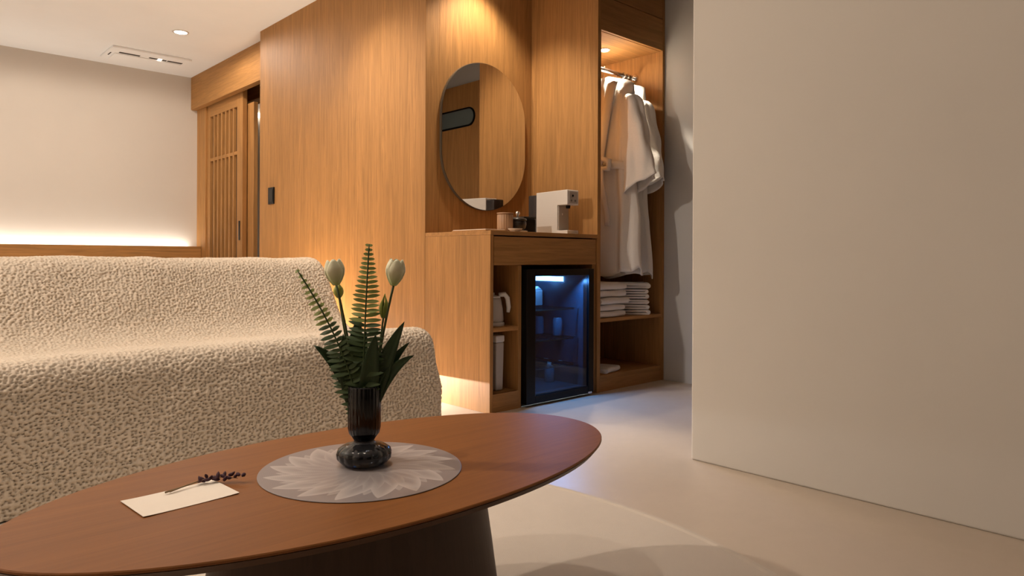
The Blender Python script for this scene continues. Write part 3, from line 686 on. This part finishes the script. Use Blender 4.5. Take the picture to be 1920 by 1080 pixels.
# robes: hang across the rail (width along y)
def robe(label, xc, yc, hem, seed, wmul=1.0, ztop=1.775, belt=True, dyhem=0):
    rg = random.Random(seed); ph = [rg.uniform(0, 6.3) for _ in range(6)]
    rt = thing('bathrobe', label, 'robe', (xc, yc, hem), 'bathrobes on the wardrobe rail')
    hw0, hw1 = .215*wmul, .275*wmul
    def body(u, v):
        a = 2*PI*u; q = v**.9
        zt = None
        hw = hw1*(1-q)+hw0*q
        if v > .30: hw = hw*(1-.06*math.sin(PI*min(1, (v-.30)/.4)))
        th_ = .058-.012*q
        fold = (.018*math.sin(5*a+ph[0])+.013*math.sin(9*a+ph[1]+2*v)+.008*math.sin(14*a+ph[2]))*(1-.75*q)
        ca, sa = math.cos(a), math.sin(a)
        y = hw*math.copysign(abs(ca)**.85, ca)
        x = (th_+fold)*math.copysign(abs(sa)**.7, sa)
        ztop_ = ztop-.30*max(0, abs(y)-.045)-.25*max(0, abs(y)-.17)
        hz = hem+.018*math.sin(3*a+ph[3])+.010*math.sin(7*a+ph[4])
        z = hz+(ztop_-hz)*v
        if v > .93: x *= max(.12, 1-(v-.93)/.07*.85)
        x += .012*math.sin(4*v*PI+ph[5])*ca*(1-q)
        return (xc+x, yc+y+dyhem*(1-v), z)
    part('body', MB().grid(body, 120, 48, True), 'robe', rt, smooth=True, solid=.006)
    for s in (-1, 1):
        def sleeve(u, v):
            a = 2*PI*u; t = v
            cy0, cz0 = s*(.185 if s < 0 else .15)*wmul, 1.655; cy1, cz1 = s*(.262 if s < 0 else .165)*wmul, 1.125
            c_y = cy0+(cy1-cy0)*(t**.75); c_z = cz0+(cz1-cz0)*t
            wy = .055+.048*t**.8; wx = .050+.006*t
            if t < .12: k = math.sqrt(max(0, 1-((.12-t)/.12)**2)); wy *= .25+.75*k; wx *= .25+.75*k
            fold = 1+.13*math.sin(4*a+ph[1]+3*t)+.08*math.sin(7*a+ph[2]-5*t)*t+.05*math.sin(18*t+ph[3]+a)
            y = c_y+wy*math.cos(a)*fold; x = wx*math.sin(a)*fold
            z = c_z+.55*(-s)*0+ (-.42*(math.cos(a)*(-s))*wy*t)*1.3+.008*math.sin(5*a+ph[4])*t
            return (xc+x-.004, yc+y, z)
        part('sleeve', MB().grid(sleeve, 64, 36, True), 'robe', rt, smooth=True, solid=.006)
    # shawl collar on the camera-facing side
    for s in (-1, 1):
        def col(u, v):
            t = v; yy = s*(.055-.045*t+(.075*(1-t*.55))*(u)); z = 1.755-.55*t-.30*max(0, abs(yy)-.045)*(1-t)
            return (xc-.062-.012*math.sin(PI*u)+.03*(1-t)**4, yc+yy, z)
        part('collar', MB().grid(col, 8, 24), 'robe', rt, smooth=True, solid=.008)
    if belt:
        def bl(u, v):
            a = 2*PI*u; return (xc+.076*math.copysign(abs(math.sin(a))**.7, math.sin(a)), yc+.25*wmul*math.cos(a), 1.24+.045*(v-.5)+.012*math.sin(3*a+ph[0]))
        bt_ = part('belt', MB().grid(bl, 64, 4, True), 'robe', rt, smooth=True, solid=.006)
        part('belt_tail', MB().grid(lambda u, v: (xc-.085-.014*math.sin(4*v+1), yc-.06+.035*(u-.5)-.03*v, 1.25-.34*v), 4, 16), 'robe', bt_, smooth=True, solid=.006)
        part('belt_tail', MB().grid(lambda u, v: (xc-.090-.016*math.sin(3*v), yc-.02+.035*(u-.5)+.04*v, 1.25-.27*v), 4, 16), 'robe', bt_, smooth=True, solid=.006)
        lo = MB().tube([(xc-.09, yc-.04, 1.245), (xc-.11, yc-.085, 1.285), (xc-.108, yc-.13, 1.27), (xc-.10, yc-.12, 1.23), (xc-.09, yc-.05, 1.235)], [.012, .016, .017, .016, .012], 10)
        part('belt_bow', lo, 'robe', bt_, smooth=True)
    # wire hanger
    hk = [(xc, yc, ztop-.01), (xc, yc, RZ-.026)]
    for k in range(9): a = -PI/2+PI*1.25*k/8; hk.append((xc, yc+.0165*math.cos(a), RZ+.0005+.0165*math.sin(a)))
    hg = thing('hanger', label.replace('white bathrobe', 'slim metal hanger of the white bathrobe'), 'hanger', (xc, yc, ztop-.1), 'hangers on the rail')
    part('hook', MB().tube(hk, .002, 8), 'chrome', hg, smooth=True)
    part('shoulder_wire', MB().tube([(xc, yc-.17, ztop-.085), (xc, yc, ztop-.02), (xc, yc+.17, ztop-.085)], .003, 8), 'chrome', hg, smooth=True)
    return rt
robe('white bathrobe hanging nearest the oak side panel', 3.188, 2.63, .645, 3, 1.0)
robe('white bathrobe with wide sleeve hanging nearest the grey wall', 3.368, 2.665, .628, 11, .90, belt=False)

# towels
def towel(label, xc, yc, z, wx, wy, h, rot, group, seed):
    rg = random.Random(seed); m = MB(); n = 9; prof = []
    # folded profile: a rounded fold at the front and a second layer line
    r = h/2
    for k in range(n+1):
        a = PI/2+PI*k/n; prof.append((-wy/2+r+r*math.cos(a)*1.0, r+r*math.sin(a)))
    prof += [(wy/2-.004, .001), (wy/2, .006), (wy/2, r-.003), (-wy/2+r*1.6, r-.0015), (-wy/2+r*1.6, r+.0015), (wy/2, r+.003), (wy/2, h-.004), (wy/2-.004, h)]
    nseg = 10; N = len(prof); vv = []; ff = []
    for j in range(nseg+1):
        t = j/nseg; x = -wx/2+wx*t; edge = 1-(abs(t-.5)*2)**8*.10
        for (py, pz) in prof:
            vv.append((x+.0025*math.sin(pz*300+seed), py+.004*math.sin(t*7+seed), (pz-r)*edge+r+.0022*math.sin(t*9+seed*2+py*20)*(1 if pz > r else .0)))
    for j in range(nseg):
        for i in range(N): k = (i+1) % N; ff.append((j*N+i, j*N+k, (j+1)*N+k, (j+1)*N+i))
    ff.append(tuple(range(N))[::-1]); ff.append(tuple(nseg*N+i for i in range(N))); m.add(vv, ff)
    o = bpy.data.objects.new('folded_towel', mesh('folded_towel', m, 'towel', smooth=False)); C.objects.link(o)
    o.location = (xc, yc, z); o.rotation_euler = (0, 0, rot); o['label'] = label; o['category'] = 'towel'; o['group'] = group
    finish(o, .003, False, 0); return o
ords = ['lowest', 'second from the bottom', 'third from the bottom', 'fourth from the bottom', 'fifth from the bottom']
z = .3965
for k in range(5):
    h = [.034, .033, .036, .037, .040][k]
    towel('folded white towel, %s in the left stack on the wardrobe shelf' % ('topmost' if k == 4 else ords[k]), 3.045+[0, -.004, .022, 0, .004][k], 2.545+[.0, .004, -.006, .004, 0][k], z, .25, .20, h, [.02, -.03, .03, 0, .02][k], 'left towel stack', k+1)
    z += h+.003
z = .3965
for k in range(6):
    h = [.028, .028, .027, .027, .026, .034][k]
    towel('folded white towel, %s in the right stack on the wardrobe shelf' % ('topmost' if k == 5 else ords[k]), 3.335+[0, .003, -.004, .004, 0, .003][k], 2.555, z, .19, .22, h, PI*.24+[.03, -.03, .04, 0, -.05, .06][k], 'right towel stack', k+11)
    z += h+.003
towel('single folded white cloth on the wardrobe floor', 3.065, 2.515, .0885, .17, .12, .028, .25, 'cloths', 31)

# ------------------------------------------------------------------ ceiling fittings, switch
for i, (x, y, e) in enumerate(DOWN):
    lab = 'round recessed ceiling downlight near the air conditioner' if i == 0 else 'round recessed downlight, %s' % ['', 'above the bed middle', 'above the bed left', 'above the sofa beside the oak wall', 'above the sofa middle', 'above the sofa left', 'above the coffee table', 'above the gap between coffee table and sofa'][i]
    o = thing('downlight', lab, 'light', (x, y, CEIL-.006), 'ceiling downlights')
    part('trim_ring', MB().lathe([(.050, 0), (.056, .001), (.056, .0055), (.046, .0058), (.044, .001)], (x, y, CEIL-.006), 36, cap=False), 'white', o, smooth=True)
    part('lens', MB().lathe([(.044, .0025), (.044, .0045)], (x, y, CEIL-.006), 36), 'lamp', o, label='glowing lens')
o = thing('downlight', 'recessed downlight above the mirror niche', 'light', (2.44, 2.73, CEIL-.006), 'ceiling downlights')
part('trim_ring', MB().lathe([(.050, 0), (.056, .001), (.056, .0055), (.046, .0058), (.044, .001)], (2.44, 2.73, CEIL-.006), 36, cap=False), 'white', o, smooth=True)
part('lens', MB().lathe([(.044, .0025), (.044, .0045)], (2.44, 2.73, CEIL-.006), 36), 'lamp', o)

ac = thing('air_conditioner', 'white ceiling cassette air conditioner with dark outlet slots', 'air conditioner', (1.74, 6.26, CEIL-.02))
part('panel', B(1.44, 2.03, 6.085, 6.47, CEIL-.016, CEIL-.0005), 'ceil', ac, .004)
part('grille', B(1.49, 1.99, 6.24, 6.44, CEIL-.024, CEIL-.0165), 'ceil', ac, .003)
for (a, b) in ((1.515, 1.665), (1.735, 1.80), (1.83, 1.865), (1.875, 1.99)):
    part('outlet_slot', B(a, b, 6.195, 6.222, CEIL-.0185, CEIL-.0163), 'dark_slot', ac)
part('side_slot', B(1.462, 1.470, 6.25, 6.34, CEIL-.0185, CEIL-.0163), 'dark_slot', ac)
part('glow', B(1.802, 1.828, 6.19, 6.226, CEIL-.021, CEIL-.0163), 'lamp', ac, .002, label='small bright sensor')  # bright blob drawn with the lamp glow

sw = thing('wall_switch', 'slim black wall switch on the oak panel', 'switch', (XP, 4.767, 1.092))
part('plate', B(XP-.010, XP-.0005, 4.722, 4.812, 1.095, 1.213), 'black', sw, .002)
part('rocker', B(XP-.013, XP-.0102, 4.732, 4.802, 1.11, 1.20), 'black_matte', sw, .001)
